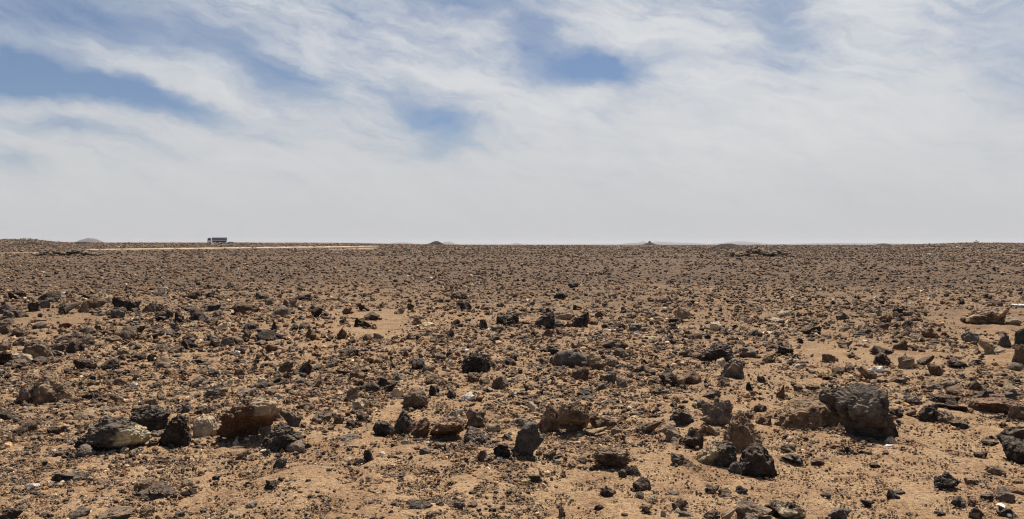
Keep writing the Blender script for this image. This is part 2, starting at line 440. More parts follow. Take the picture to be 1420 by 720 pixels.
ref('peakgrey', 'the grey peaked rock', 'grey peaked rock standing between two rough brown rocks', name='rock', outline=[(-1, .2), (-.5, .65), (-.1, 1), (.3, .8), (.9, .45), (1, .1), (.2, 0), (-.8, .02)], code='gk')
ref('ledge', 'the grey ledge slab', 'flat grey slab raised on edge over a thin dark shadow', name='flat_rock', outline=[(-1, .15), (-.9, .6), (-.3, 1), (.4, .95), (1, .4), (.7, .2), (-.5, 0)], code='g')
ref('pink', 'the pinkish peaked rock', 'pinkish tan peaked rock with a white chip at its foot', name='rock', code='tr')
ref('longred', 'the long red-brown rock', 'long low red-brown rock near the right edge', name='rock', code='r', outline=[(-1, .3), (-.85, .75), (-.2, .7), (.3, 1), (.85, .8), (1, .3), (.7, .0), (-.8, .05)])
ref('smoothred', 'the smooth reddish cobble', 'smooth reddish rounded cobble among black rocks', name='rock', code='r')
ref('creamflat', 'the flat cream stone', 'flat cream stone in the far gravel right of centre', name='stone', code='p')
ref('whitelump', 'the white lump', 'bright white rounded lump of limestone against a dark grey rock', name='stone', code='w', rough=.4)
ref('whitepebble', 'the white pebble', 'lone white pebble on bare sand at lower left', name='pebble', code='w', rough=.4)
ref('whitecone', 'the white cone stone', 'small white cone-shaped stone at the edge of the overhang shadow', name='stone', code='p')
ref('paleslab', 'the pale left slab', 'pale cream slab at the left edge among dark rocks', name='flat_rock', code='pg')
ref('creamcap', 'the cream-capped rock', 'cream-capped rough rock perched behind a brown hollow boulder', name='rock', code='pb')
ref('hollow', 'the hollow brown boulder', 'wide brown boulder with a dark hollow front below a cream-capped rock', code='bt', outline=[(-1, .1), (-.7, .6), (-.2, .9), (.4, 1), (.95, .8), (1, .4), (.6, .1), (-.3, 0)], sink=.02)
ref('ribbed', 'the ribbed grey slab', 'ribbed grey slab sloping down to the right beside the hollow brown boulder', name='flat_rock', code='gb', outline=[(-1, .5), (-.8, 1), (.2, .7), (1, .3), (.85, .05), (-.2, 0), (-.8, .15)])
ref('whiteend', 'the white bottom stone', 'white angular stone cut by the bottom edge of the picture', name='stone', code='p')
ref('greenish', 'the greenish right-edge rock', 'dark greenish rock cut off by the right edge', name='rock', code='e')
ref('blackright', 'the black right-edge boulder', 'rounded black boulder cut off by the right edge, near the front', code='kg')
ref('rootheap', 'the white-veined dark block', 'rough dark block with white veins at the bottom edge', code='kp', rough=1.8)
ref('palerough', 'the pale rough rock', 'pale rough layered rock between charcoal and overhanging boulders', name='rock', outline=[(-1, .3), (-.8, .8), (-.2, 1), (.6, .85), (1, .4), (.7, .05), (-.6, 0)], code='pt', rough=1.0)

# one line per stone: x, foot y, width, height in an enlarged tile, colour, form, tag
TILES = {
(0, 380): """95 138 78 44 k f|265 158 108 56 k r|170 162 62 34 g f|50 222 110 62 k a|100 240 90 40 k r|40 250 60 40 g r|190 205 60 45 k a|245 190 50 40 g a|385 220 105 65 k a
460 210 45 55 t p|495 140 70 30 k f|525 190 95 60 b r|585 160 50 40 p f|550 225 80 35 g f|640 240 80 55 g a|660 185 80 55 k a|725 210 80 60 k a|830 210 95 60 g f|880 265 75 62 k a
925 245 45 50 k r|990 270 75 62 k p|1070 225 60 45 b r|1050 140 90 42 k f|1100 268 110 62 k r|1160 280 60 40 k r|1160 205 95 42 k a|1195 240 60 40 g r|1345 215 140 62 b f longdark
870 120 80 30 k f|700 95 50 35 k a|1260 80 55 35 k p|1150 130 50 30 k a|40 285 80 40 g r|25 335 60 50 g r|105 345 95 50 b a|215 302 60 35 k r|360 295 60 25 b f|430 340 75 42 b a
490 335 65 42 k r|350 365 80 32 g f|475 392 70 60 k r|590 335 70 30 b f|620 375 75 30 g r|685 358 110 65 k r|755 325 65 38 k r|820 360 110 35 b f|870 340 60 30 g f|950 312 60 42 g a
950 350 75 40 k a|1040 365 80 45 b a|1030 415 100 55 k a|960 435 85 40 k a|1060 283 40 25 p r|1225 305 70 42 p f|1165 360 60 35 k a|1180 400 65 45 k r|1240 395 75 50 g r|1300 385 60 40 g r
1345 360 60 60 g a|1370 310 75 45 k r|1400 360 50 30 k r|115 395 70 40 k r|25 430 55 55 g r|35 500 75 70 k a|210 475 135 102 b a brownleft|300 462 65 45 k r|320 430 70 45 g a
405 440 95 72 k r|115 490 110 55 p f paleslab|85 520 110 45 g f|220 500 70 42 k r|400 452 80 14 g f|465 525 105 68 k a|605 525 85 55 k r|680 450 70 40 g a|765 475 70 36 k f|835 480 50 42 k r
910 510 110 48 g r|1110 495 75 32 k f|1310 435 65 30 k a|1385 540 60 65 g p|1085 615 85 55 g r|860 625 45 30 k r|650 615 80 40 b a|740 615 30 18 w r|515 615 60 30 b f|1180 680 110 70 g a
1310 560 55 50 b r|1340 665 120 40 g f|140 712 105 90 g a|300 705 195 150 t p peakbrown|250 560 50 25 k f|620 705 100 40 b a|490 695 80 40 k f|825 710 60 30 k r|1000 560 40 35 k r|700 545 50 25 b f|1170 555 60 35 k r""",
(355, 380): """35 140 70 40 k r|75 170 50 30 g f|185 185 80 60 g a|265 145 90 40 k f|330 240 75 60 k r|310 205 60 45 b a|135 235 110 60 g r|110 305 55 50 k p|200 310 60 40 k r|265 310 60 40 k r
85 372 165 70 k f|315 365 85 72 b p|470 355 60 60 b a|480 275 50 35 k p|30 392 70 25 g f|85 425 85 40 b f|195 425 75 28 g f|250 440 35 25 k r|600 205 75 45 k a|635 255 85 45 k r
575 290 75 45 k a|625 305 80 50 k a|505 220 70 40 b f|610 365 60 40 b r|670 360 60 40 g r|610 395 45 35 k a|785 220 60 35 t f|845 200 40 40 k a|885 280 55 40 r a|945 290 80 28 p f
1090 285 60 40 k r|1065 350 45 55 k a|1000 350 80 25 b f|1145 205 70 55 k r|1110 140 100 50 b r|1245 305 50 60 k p|1360 285 120 65 k a|1320 315 90 38 g f|1310 370 80 35 k f|1300 345 60 25 p r
510 455 105 52 k a|420 515 75 45 g r|255 555 100 75 k a|165 540 80 60 b a|175 580 50 45 k r|330 530 60 30 k f|110 615 105 45 k a|305 630 110 80 b p|245 610 60 40 g r|30 630 60 40 k r
35 600 60 35 p f|620 490 55 35 b r|665 495 50 35 b r|475 560 85 45 k a|560 585 95 55 r r smoothred|560 615 60 40 k a|895 525 95 68 k r|945 545 70 45 b r|1010 475 65 42 g r|1060 460 40 35 k r
1205 545 165 120 k a midblack|1315 520 70 60 t r|985 615 135 88 b a|1065 510 40 45 p r|780 590 75 50 g r|740 645 80 65 k a|690 620 70 60 k a|640 645 90 50 g a|600 630 50 30 k r
1335 635 95 75 g a|1195 590 75 50 b r|1250 605 60 40 b r|1385 505 80 50 k r|975 670 60 60 k a|770 675 85 55 p a|535 705 95 85 t p pink|1070 680 50 45 k r|1160 690 80 40 w f|1225 700 50 30 b r|80 665 60 35 b r""",
(710, 380): """15 280 60 60 k a|172 297 132 92 k a wedgefar|195 225 70 40 k f|280 252 115 68 t f sandy|255 290 60 40 b r|375 290 95 85 k a|355 200 50 40 k p|475 240 45 40 b r|440 280 60 35 b r
275 335 75 45 r r|195 350 70 55 r a|60 360 70 25 g f|265 140 75 45 k f|245 115 40 25 k r|335 75 60 30 k r|850 165 70 45 g p|800 235 100 40 g f|930 245 85 70 t f|880 270 100 30 k f
595 305 50 35 k r|675 315 75 40 g a|735 315 65 25 b f|880 300 40 35 k r|1095 310 110 50 p f creamflat|1000 360 80 38 b r|955 330 60 30 b r|850 378 50 30 k r|755 358 100 18 p f|545 315 60 15 p f
1320 340 70 35 g r|1390 330 70 14 w f|1350 345 40 25 k r|370 410 80 50 k p|235 440 85 50 k f|170 430 50 30 k r|312 512 215 110 g r midgrey|450 508 95 80 t a|75 500 95 72 b a|10 480 40 40 k r
555 410 120 50 g a|600 460 75 50 g f|540 510 80 60 t r|470 525 75 50 b a|1000 425 70 40 b r|940 455 55 38 b r|1110 480 205 108 k a jagged|1200 572 130 112 g a banded|1140 505 55 45 p r|1280 460 130 60 g f
1400 485 60 45 b r|250 565 100 60 t a|375 590 95 90 b r|530 610 100 80 g a|490 640 80 45 g f|410 680 110 60 k r|400 705 90 40 g r|175 620 110 50 k a|90 645 65 45 b r|600 620 60 50 g r
850 555 75 55 k p|850 610 100 60 k a|980 605 105 75 b r|925 610 50 50 t r|810 660 100 55 g a|1090 685 100 50 g a|1160 620 90 50 b a|1365 595 45 40 k r|1300 640 40 50 k a|1245 385 60 25 k f|710 550 100 60 b a""",
(1060, 380): """1200 274 205 88 t f tanslab|1360 280 70 40 t r|660 270 60 50 b r|645 320 70 48 r a|710 295 40 28 b r|780 290 50 38 k r|785 345 70 50 r r|835 360 75 35 t f|905 355 70 55 b r|610 230 60 35 k f
735 215 60 32 k f|785 230 50 28 g f|1265 175 60 30 b r|1215 135 55 25 k f|255 330 100 45 k a|110 230 80 30 p f|60 265 90 25 p f|25 328 70 16 p f|545 340 85 35 k f|440 410 80 40 g a|430 250 70 35 b a
640 442 115 48 k f|745 420 70 55 b p|645 505 85 72 k r|615 540 75 32 w r whitelump|560 580 95 75 g a|110 445 100 50 k a|360 485 80 45 b f|460 530 60 40 b r|400 545 60 40 t r|780 520 85 80 t a
880 500 80 50 b a|930 555 70 60 b r|985 545 50 30 b r|1060 520 100 50 k a|1170 497 60 30 k r|1125 380 80 60 g a|1215 440 70 75 t r|1260 440 90 30 p f|1310 400 70 60 g a|1405 400 60 85 e r greenish
1400 510 70 110 b r|1370 530 70 40 g r|735 600 100 35 g f|940 640 110 45 g f|1010 620 60 30 g r|1040 665 80 50 b r|1165 690 100 50 k a|1160 635 80 45 b r|975 710 150 50 k f|810 705 85 35 k r
920 690 60 25 k f|95 680 75 80 b p|185 640 50 35 b r|275 640 50 30 b r|1270 690 100 35 r f|1360 660 90 60 t r|860 580 40 25 r r""",
(0, 540): """20 180 70 60 k r|95 185 40 30 g r|148 240 85 60 b r|312 248 82 42 k f|440 250 50 25 k r|425 170 70 45 k a|470 175 110 50 t f|580 125 50 25 g r|632 345 326 178 g a cream|816 236 196 146 k a darkback
830 90 70 40 g f|955 315 162 162 k a knuckle|1020 130 75 45 g a|1000 215 60 70 b a|1110 140 90 50 k a|1130 265 132 118 p a palerough|850 265 90 40 g f|840 320 60 40 k a|470 370 90 60 g r|440 325 70 50 k a
330 375 75 35 k a|610 355 40 20 t r|680 350 40 30 p r|735 360 60 35 t a|915 403 130 50 b f|385 508 165 62 k f flatslab|180 548 60 32 w r whitepebble|205 580 35 18 k r|560 525 80 25 b f|840 610 185 82 k f
800 545 110 50 b f|1025 535 60 42 t r|1030 590 80 45 k a|1185 498 48 32 k r|700 615 40 25 k r|60 715 100 60 k a|255 708 70 35 b f|440 708 95 55 k r|640 722 190 62 g f|800 705 80 60 b a
990 695 60 30 g f|1370 655 70 35 g r|1290 310 42 42 p p whitecone|1290 335 80 30 b f|1085 330 50 25 k r|1325 390 70 50 g a|1365 296 330 240 b a over""",
(355, 540): """135 335 250 150 k a wedge|188 212 116 104 g a|55 268 75 80 t r|217 350 98 62 g r|265 112 110 38 b f|40 372 70 40 k a|365 175 100 55 g a|455 195 55 55 b a|535 215 85 45 k f|578 175 72 55 k a|575 110 90 60 p a
875 105 145 112 g f ledge|1000 120 110 50 b a|700 260 120 92 k r|810 240 120 132 g p peakgrey|900 265 105 105 b a|1045 282 196 132 b a hollow|1085 200 112 90 p a creamcap|1200 215 120 115 b a|1220 300 165 98 g f ribbed
1295 240 90 55 t r|1370 280 55 38 k r|1250 405 80 65 b a|1345 385 95 90 k a|1335 400 50 30 g r|1180 325 90 40 g f|1010 330 70 45 g r|925 362 65 45 g r|510 280 120 35 g f|520 325 80 45 t a
625 400 85 70 k a|570 405 80 35 g f|500 395 60 25 t f|745 385 55 30 k r|755 318 35 25 k r|820 310 55 35 p f|690 362 35 20 w r|130 440 70 60 g a|75 550 75 50 k a|285 520 40 28 k r|905 662 145 54 k r
1005 645 45 38 k r|1060 628 45 28 g r|1115 655 60 55 g a|1180 650 62 38 b r|950 707 38 34 k r|735 690 40 30 k r|1295 675 45 30 k a|1180 575 40 22 k r|1220 590 35 20 k r|655 588 35 18 k r|755 640 35 25 k r|285 325 35 30 k r""",
(710, 540): """125 124 62 56 p a creamwedge|85 215 125 60 g r|208 240 130 160 b a|335 252 186 190 t a pitted|500 225 150 75 b f|590 200 85 65 b a|570 250 60 45 g r|460 260 120 50 t a|85 370 175 185 g a|215 380 65 45 b r
545 445 216 126 b a notch|665 475 90 60 k r|605 485 50 45 k r|550 465 40 30 g r|440 445 40 28 k r|405 450 30 28 k r|380 410 55 35 k r|315 445 50 30 k a|710 552 100 68 k a|695 605 50 45 g r|125 510 75 45 k a
275 705 40 60 k a|520 600 80 75 k a|480 665 75 38 k a|735 675 65 45 b a|755 625 70 45 p a|915 665 85 62 b a|905 692 40 40 p r|830 712 62 48 w a whiteend|950 705 80 40 g a|615 705 40 30 k r|880 585 70 28 k f
740 246 152 82 b r|840 235 110 65 t r|930 200 145 84 k a|930 110 40 25 k r|900 312 170 100 t a|990 325 110 105 k a|1045 115 70 55 g r|1120 205 172 138 g a|1262 342 196 212 t r golden|1108 418 240 134 g a twotone
1340 478 200 178 k a black|1220 460 80 65 g r|930 425 120 72 g a|1375 205 90 60 r a|1290 160 60 40 g f|1350 130 80 50 k a|1100 255 90 60 t a|1055 245 70 50 b a|1095 575 75 50 b a|1165 590 70 45 b r|1255 580 65 48 k a
1095 710 85 45 k r|1190 722 80 65 t a|1320 722 185 105 g a|735 130 30 25 b r""",
(1060, 540): """237 216 326 162 t r bigtan|556 286 300 282 g a crack|400 196 190 196 g a wing|410 240 62 52 g r|690 300 55 40 p r|685 320 45 20 w f|15 200 50 60 b r|690 225 70 60 b a|815 88 80 50 k r|720 155 70 45 k f|800 145 50 28 r r|890 180 92 86 k a|970 185 115 66 g f
1010 120 150 72 k a|1065 215 90 35 k f|1265 134 236 80 r f longred|1400 170 100 80 b r|1360 60 70 55 g r|1105 125 60 28 r f|1235 308 75 26 k f|1350 288 130 76 k a|1392 405 160 120 k r blackright|1265 470 85 48 g r|1185 375 60 35 k r
1000 550 116 86 k a|705 615 65 55 k r|740 580 50 25 k r|565 650 65 42 k a|335 595 55 28 k r|605 425 55 25 k r|480 355 80 40 k a|290 420 70 35 b a|130 345 80 45 g a|150 405 120 45 k f|410 722 110 66 g a|1060 645 60 50 k r
1130 640 45 35 b a|1215 600 55 28 k r|1225 550 45 35 k r|1315 612 90 66 g r|1375 575 70 32 b f|1380 518 50 28 b r|1160 717 65 58 k a|1335 717 100 62 k a|1135 520 70 30 b f|960 695 50 25 k r|110 722 215 100 g a rootheap""",
}
ROWS = []
Z = 1420 / 360.0
for (tx, ty), txt in TILES.items():
    for item in txt.replace('\n', '|').split('|'):
        q = item.split()
        if len(q) < 6: continue
        X, Y, W, H = (float(t) / Z for t in q[:4])
        ROWS.append(dict(px=tx + X, base=ty + Y, w=W, h=H, code=q[4], shape=q[5], tag=q[6] if len(q) > 6 else None))
ROWS.sort(key=lambda d: (d['tag'] is None, -d['w'] * d['h']))
N_SOLO = 300
SOLO, REST = ROWS[:N_SOLO], ROWS[N_SOLO:]

# ---- labels: what it looks like and which named stone it lies beside
CWORD = {'k': 'black', 'g': 'grey', 'b': 'dark brown', 'r': 'red-brown', 't': 'tan', 'p': 'pale cream', 'w': 'white', 'e': 'greenish'}
SWORD = {'r': 'rounded', 'a': 'angular', 'f': 'flat', 'p': 'peaked'}
marks = [d for d in SOLO if d['tag']]
def relation(d, m):
    dx, dy = d['px'] - m['px'], (d['base'] - d['h'] * .4) - (m['base'] - m['h'] * .4)
    ax, ay = abs(dx), abs(dy) * 1.7
    lr = 'left' if dx < 0 else 'right'; fb = 'behind' if dy < 0 else 'in front'
    if ax > 2.4 * ay: return f'directly {lr} of'
    if ay > 2.4 * ax: return 'straight behind' if dy < 0 else 'right in front of'
    return f'behind and {lr} of' if dy < 0 else f'ahead and {lr} of'
def make_labels():
    seen = {}
    for d in SOLO:
        if d['tag']:
            d['label'] = REFS[d['tag']]['label']; d['name'] = REFS[d['tag']]['name']; continue
        a = d['w'] * d['h']
        size = 'large' if a > 700 else 'mid-sized' if a > 330 else 'small'
        d['name'] = 'flat_rock' if d['shape'] == 'f' and d['w'] > 2.1 * d['h'] else 'boulder' if a > 700 else 'rock' if a > 200 else 'stone'
        order = sorted(marks, key=lambda m: math.hypot(d['px'] - m['px'], 1.7 * (d['base'] - m['base'])))
        for k, m in enumerate(order[:6]):
            dist = math.hypot(d['px'] - m['px'], 1.7 * (d['base'] - m['base']))
            far = '' if dist < 75 else 'well '
            rel = relation(d, m).replace('directly ', '').replace('straight ', '').replace('right in front', 'in front') if far else relation(d, m)
            noun = 'slab' if d['name'] == 'flat_rock' else d['name']
            shp = '' if d['name'] == 'flat_rock' else SWORD[d['shape']] + ' '
            lab = f"{size} {CWORD[d['code'][0]]} {shp}{noun} {far}{rel} {REFS[m['tag']]['short']}"
            if lab not in seen:
                seen[lab] = d; d['label'] = lab; break
        else:
            m = order[0]
            n = 2
            while True:
                w = {2: 'second', 3: 'third', 4: 'fourth', 5: 'fifth', 6: 'sixth'}.get(n, 'farther')
                lab = f"{w} {size} {CWORD[d['code'][0]]} {noun} {relation(d, m)} {REFS[m['tag']]['short']}"
                if lab not in seen or n > 7: seen[lab] = d; d['label'] = lab; break
                n += 1
make_labels()

def stone_arrays(d, lod, rng):
    W, dep, Zh, q, dist = boxed(d['px'], d['base'], d['w'], d['h'], d['shape'])
    R = REFS.get(d['tag'], {})
    v, f, s = rock_shape(rng, d['shape'], lod, R.get('outline'), R.get('rough', 1.0))
    if d['tag'] == 'over' or d['tag'] == 'crack' or d['tag'] == 'hollow' or d['tag'] == 'pitted':
        # the front foot is undercut: the stone leans out over the sand
        hi = .62 if d['tag'] == 'over' else .45
        t = np.clip(1 - v[:, 2] / hi, 0, 1) ** .6; v[:, 1] = np.where(v[:, 1] < .45, v[:, 1] + t * .92 * (.45 - v[:, 1]), v[:, 1])
    elif d['tag'] is None or d['tag'] in ('creamwedge', 'creamcap', 'palerough', 'peakbrown', 'golden', 'creamflat', 'sandy', 'pink', 'bigtan', 'ribbed'):
        lean = 1.5 if d['tag'] == 'creamwedge' else 1.0 if d['code'][0] in 'ptw' or d['tag'] else rng.uniform(-.1, .8)   # its front slopes back from the viewer
        v[:, 1] += lean * v[:, 2]; v[:, 1] = (v[:, 1] - v[:, 1].min()) / np.ptp(v[:, 1]) * 2 - 1
    sink = R.get('sink'); sink = sink if sink is not None else rng.uniform(.2, .4)
    col = rock_colour(rng, v, s, R.get('code') or d['code'], None)
    if d['tag'] == 'cream':
        k = sstep(-.15, .1, v[:, 0] + .25 * vnoise(v * 6)) * sstep(.12, .25, v[:, 2]) * (1 - sstep(.55, .72, v[:, 2] + .1 * vnoise(v * 5 + 3)))
        col = np.array(COL['g']) * .7 + np.zeros_like(v); col = col + (np.array((.62, .52, .32)) - col) * k[:, None]
    if d['tag'] in ('bigtan', 'golden'):
        k = sstep(-.1, .4, fbm(v * 3.2 + s, 3))
        col = np.array((.25, .158, .088)) + np.zeros_like(v); col = col + (np.array((.13, .082, .05)) - col) * k[:, None]
    if d['tag'] == 'crack':
        col = col * .9
        k = sstep(-.35, -.25, v[:, 0]) * (1 - sstep(.38, .46, v[:, 0])) * sstep(.50, .56, v[:, 2]) * (1 - sstep(.82, .88, v[:, 2])) * (v[:, 1] < .0) * (.75 + .4 * vnoise(v * 7))
        col = col + (np.array((.24, .20, .15)) - col) * np.clip(k, 0, 1)[:, None]
    if d['tag'] == 'twotone':
        k = 1 - sstep(-.1, .25, v[:, 0] + .3 * vnoise(v * 4)); k = k * sstep(.2, .4, v[:, 2])
        col = np.array(COL['g']) * .62 + np.zeros_like(v); col = col + (np.array((.40, .30, .18)) - col) * k[:, None]
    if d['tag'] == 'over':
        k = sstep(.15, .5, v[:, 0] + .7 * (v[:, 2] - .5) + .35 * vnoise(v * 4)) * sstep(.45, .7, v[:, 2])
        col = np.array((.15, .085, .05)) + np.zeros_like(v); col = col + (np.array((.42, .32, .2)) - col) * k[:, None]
    H = Zh / (1 - sink)
    out = v * np.array([W / 2, dep / 2, H]); out[:, 2] -= sink * H
    a = math.atan2(q.x, q.y)                                  # the stone's broad side is square to the line it was drawn on
    ca, sa = math.cos(-a), math.sin(-a)
    out[:, :2] = out[:, :2] @ np.array([[ca, sa], [-sa, ca]])
    z = float(height([q.x], [q.y])[0])
    return out, f, col, (q.x, q.y, z)

SOLO_AT = []
for i, d in enumerate(SOLO):
    rng = np.random.default_rng(1000 + i)
    lod = 5 if d['w'] > 40 else 4 if d['w'] > 13 else 3
    v, f, col, loc = stone_arrays(d, lod, rng)
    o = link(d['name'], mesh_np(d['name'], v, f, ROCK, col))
    o.location = loc; SOLO_AT.append((float(np.ptp(v[:, 0])), loc))
    tag(o, d['label'], 'boulder' if d['name'] == 'boulder' else 'rock' if d['name'] in ('rock', 'flat_rock') else 'stone', 'stones strewn over the desert floor')

# ------------------------------------------------------------------ the uncounted stones: one object
def track_rows():
    return [((-40, 353), (0, 351.6), (50, 350.9), (70, 350.4)), ((100, 347.2), (150, 346.2), (230, 345.3), (300, 344.4), (380, 343.4), (440, 342.8), (500, 342.2), (525, 341.8)), ((455, 346.6), (490, 345.6), (512, 345.0), (524, 344.2))]

TRACK_W = (.8, 2.0, 1.3)
def scatter():
    NC = 330000
    f = F * 1024 / 1420
    s = RNG.uniform(2.6, 360, NC)
    d = CAMH * f / s
    d = np.where(RNG.uniform(size=NC) < .08, RNG.uniform(60, 420, NC), d)
    ta = RNG.uniform(-.86, .86, NC)
    x = d * ta; y = d
    clump = fbm(np.stack([x / (.35 + .06 * d), y / (.7 + .1 * d), np.full(NC, 4.2)], 1), 3)
    wide = fbm(np.stack([x / 3.0, y / 6.0, np.full(NC, 8.2)], 1), 2)
    dens = np.interp(d, [3, 4.7, 5.3, 7, 9, 12, 20, 400], [.6, .62, .68, .75, .85, 1, 1, 1])
    acc = dens * (np.interp(d, [5, 6, 8, 12, 20], [.55, .74, .95, 1.0, 1.05]) + 1.35 * clump + np.interp(d, [6, 12, 25], [.9, 1.3, .8]) * wide)
    acc = np.where(d > 20, np.maximum(acc, .7), acc)
    keep = RNG.uniform(size=NC) < acc
    x, y, d = x[keep], y[keep], d[keep]; clump = clump[keep]
    # a thin even litter of grit over the bare sand
    M2 = 72000
    s2 = RNG.uniform(120, 360, M2); d2 = CAMH * f / s2; x2 = d2 * RNG.uniform(-.86, .86, M2)
    n_even = len(x)
    x = np.concatenate([x, x2]); y = np.concatenate([y, d2]); d = np.concatenate([d, d2])
    # rubble gathers at the feet of the larger stones
    ex, ey = [], []
    for t, o in SOLO_AT:
        k = int(9 + 14 * RNG.uniform())
        a = RNG.uniform(0, 6.283, k); rr = t * (.40 + .55 * RNG.uniform(size=k) ** 1.5)
        ex.append(o[0] + rr * np.cos(a)); ey.append(o[1] + rr * np.sin(a) * .9)
    ex, ey = np.concatenate(ex), np.concatenate(ey)
    x = np.concatenate([x, ex]); y = np.concatenate([y, ey]); d = np.concatenate([d, ey])
    even = np.zeros(len(x), bool); even[n_even:n_even + M2] = True
    # none lies on the swept tracks
    qx, qy = project(x, y, height(x, y))
    off_track = np.ones(len(x), bool)
    for rows, th in zip(track_rows(), TRACK_W):
        rx, ry = zip(*rows); c_ = np.interp(qx, rx, ry)
        off_track &= (RNG.uniform(size=len(x)) < .03) | ~((qx > rx[0]) & (qx < rx[-1]) & (np.abs(qy - c_ - .5) < th * .5 + .8) & (d > 60))
    x, y, d, even = x[off_track], y[off_track], d[off_track], even[off_track]
    n = len(x)
    lim = np.interp(d, [4, 6, 9, 14, 30, 100], [5.5, 6.5, 7.5, 7.2, 4.4, 2.7])
    spx = np.minimum(1.05 * RNG.uniform(size=n) ** (-1 / np.interp(d, [4, 7, 12], [2.1, 1.85, 1.7])), lim * RNG.uniform(.7, 1.1, n))
    spx = np.where(even, np.minimum(spx, 2.6 + .3 * RNG.uniform(size=n)) , spx)
    size = np.minimum(spx * d / f, .75)
    # kinds of stone
    order = ['k', 'b', 'g', 't', 'p', 'r', 'w']
    prob = np.array([.30, .28, .09, .215, .065, .045, .006])
    kind = RNG.choice(len(order), n, p=prob / prob.sum())
    kind = np.where((d > 25) & ((kind == 3) | (kind == 4)) & (RNG.uniform(size=n) < np.clip((d - 25) / 60, 0, .75)), 1, kind)   # fewer pale stones farther out
    base = np.array([COL[c] for c in order])[kind]; sec = np.array([SECOND[c] for c in order])[kind]
    col = base + (sec - base) * RNG.uniform(0, .8, (n, 1)); col = col * RNG.uniform(.7, 1.4, (n, 1)) * (1 + RNG.uniform(-.3, 1, (n, 1)) * np.array([[.32, .03, -.22]]))
    z = height(x, y)
    VV, FF, CC = [], [], []
    off = 0
    wh = np.where(spx > 4.2, 3, np.where(spx > 2.2, 2, 1))
    for lod in (1, 2, 3):
        for k in range(10):
            rng = np.random.default_rng(500 + 10 * lod + k)
            tv, tf, _ = rock_shape(rng, 'rafpaarafp'[k], lod)
            tv = tv.copy(); tv[:, 2] = tv[:, 2] - .2
            idx = np.where((wh == lod) & (np.arange(n) % 10 == k))[0]
            if not len(idx): continue
            m = len(idx)
            a = RNG.uniform(0, 6.28, m); ca, sa = np.cos(a), np.sin(a)
            w = size[idx] * .5
            sx = w * RNG.uniform(.8, 1.25, m); sy = w * RNG.uniform(.7, 1.1, m)
            sz = size[idx] * RNG.uniform(.45, .95, m) * (.6 if 'rafpaarafp'[k] == 'f' else 1)
            X = tv[None, :, 0] * sx[:, None]; Y = tv[None, :, 1] * sy[:, None]; Zz = tv[None, :, 2] * sz[:, None]
            P = np.stack([X * ca[:, None] - Y * sa[:, None] + x[idx][:, None], X * sa[:, None] + Y * ca[:, None] + y[idx][:, None], Zz + z[idx][:, None]], -1)
            nv = tv.shape[0]
            VV.append(P.reshape(-1, 3)); CC.append(np.repeat(col[idx], nv, axis=0))
            FF.append((tf[None] + (off + np.arange(m) * nv)[:, None, None]).reshape(-1, 3)); off += m * nv
    for i, r in enumerate(REST):
        rng = np.random.default_rng(3000 + i)
        v, fcs, c, loc = stone_arrays(r, 3, rng)
        VV.append(v + np.array(loc)); FF.append(fcs + off); CC.append(c); off += len(v)
    V, Fc, Cc = np.concatenate(VV), np.concatenate(FF), np.concatenate(CC)
    print('stones', n, 'faces', len(Fc))
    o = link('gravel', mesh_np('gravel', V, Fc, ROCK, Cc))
    tag(o, 'countless small dark and brown stones strewn over the desert floor', 'gravel', kind='stuff')
scatter()

# ------------------------------------------------------------------ dirt tracks on the left
TRACK = far_rock_material('pale_dust', (.32, .24, .155), (.42, .32, .21), .05)
def strip(rows, thick):
    vs = []; M = 14
    pts = []
    for (a, b) in zip(rows[:-1], rows[1:]):
        for k in range(8): pts.append((a[0] + (b[0] - a[0]) * k / 8, a[1] + (b[1] - a[1]) * k / 8))
    pts.append(rows[-1])
    P = []
    for i, (u, v) in enumerate(pts):
        t = thick * (.7 + .2 * math.sin(i * 1.7) + .12 * math.sin(i * 4.1)) * min(1, .25 + .06 * min(i, len(pts) - 1 - i))
        near, far = at(u, v + t / 2), at(u, v - t / 2)
        for k in range(M + 1):
            q = near.lerp(far, k / M); P.append((q.x, q.y, float(height([q.x], [q.y])[0]) + .06))
    P = np.array(P); n = len(pts)
    fs = [(i * (M + 1) + k, (i + 1) * (M + 1) + k, (i + 1) * (M + 1) + k + 1, i * (M + 1) + k + 1) for i in range(n - 1) for k in range(M)]
    tag(link('dirt_track', mesh_np('dirt_track', P, np.array(fs), TRACK, smooth=True)), kind='structure')
for rows, th in zip(track_rows(), TRACK_W): strip(rows, th)

# ------------------------------------------------------------------ mounds and far hills
DARKM = far_rock_material('dark_rubble_slope', (.010, .008, .006), (.034, .025, .017), .9)
HILLM = far_rock_material('bare_hill_slope', (.05, .04, .034), (.09, .07, .055), .004)

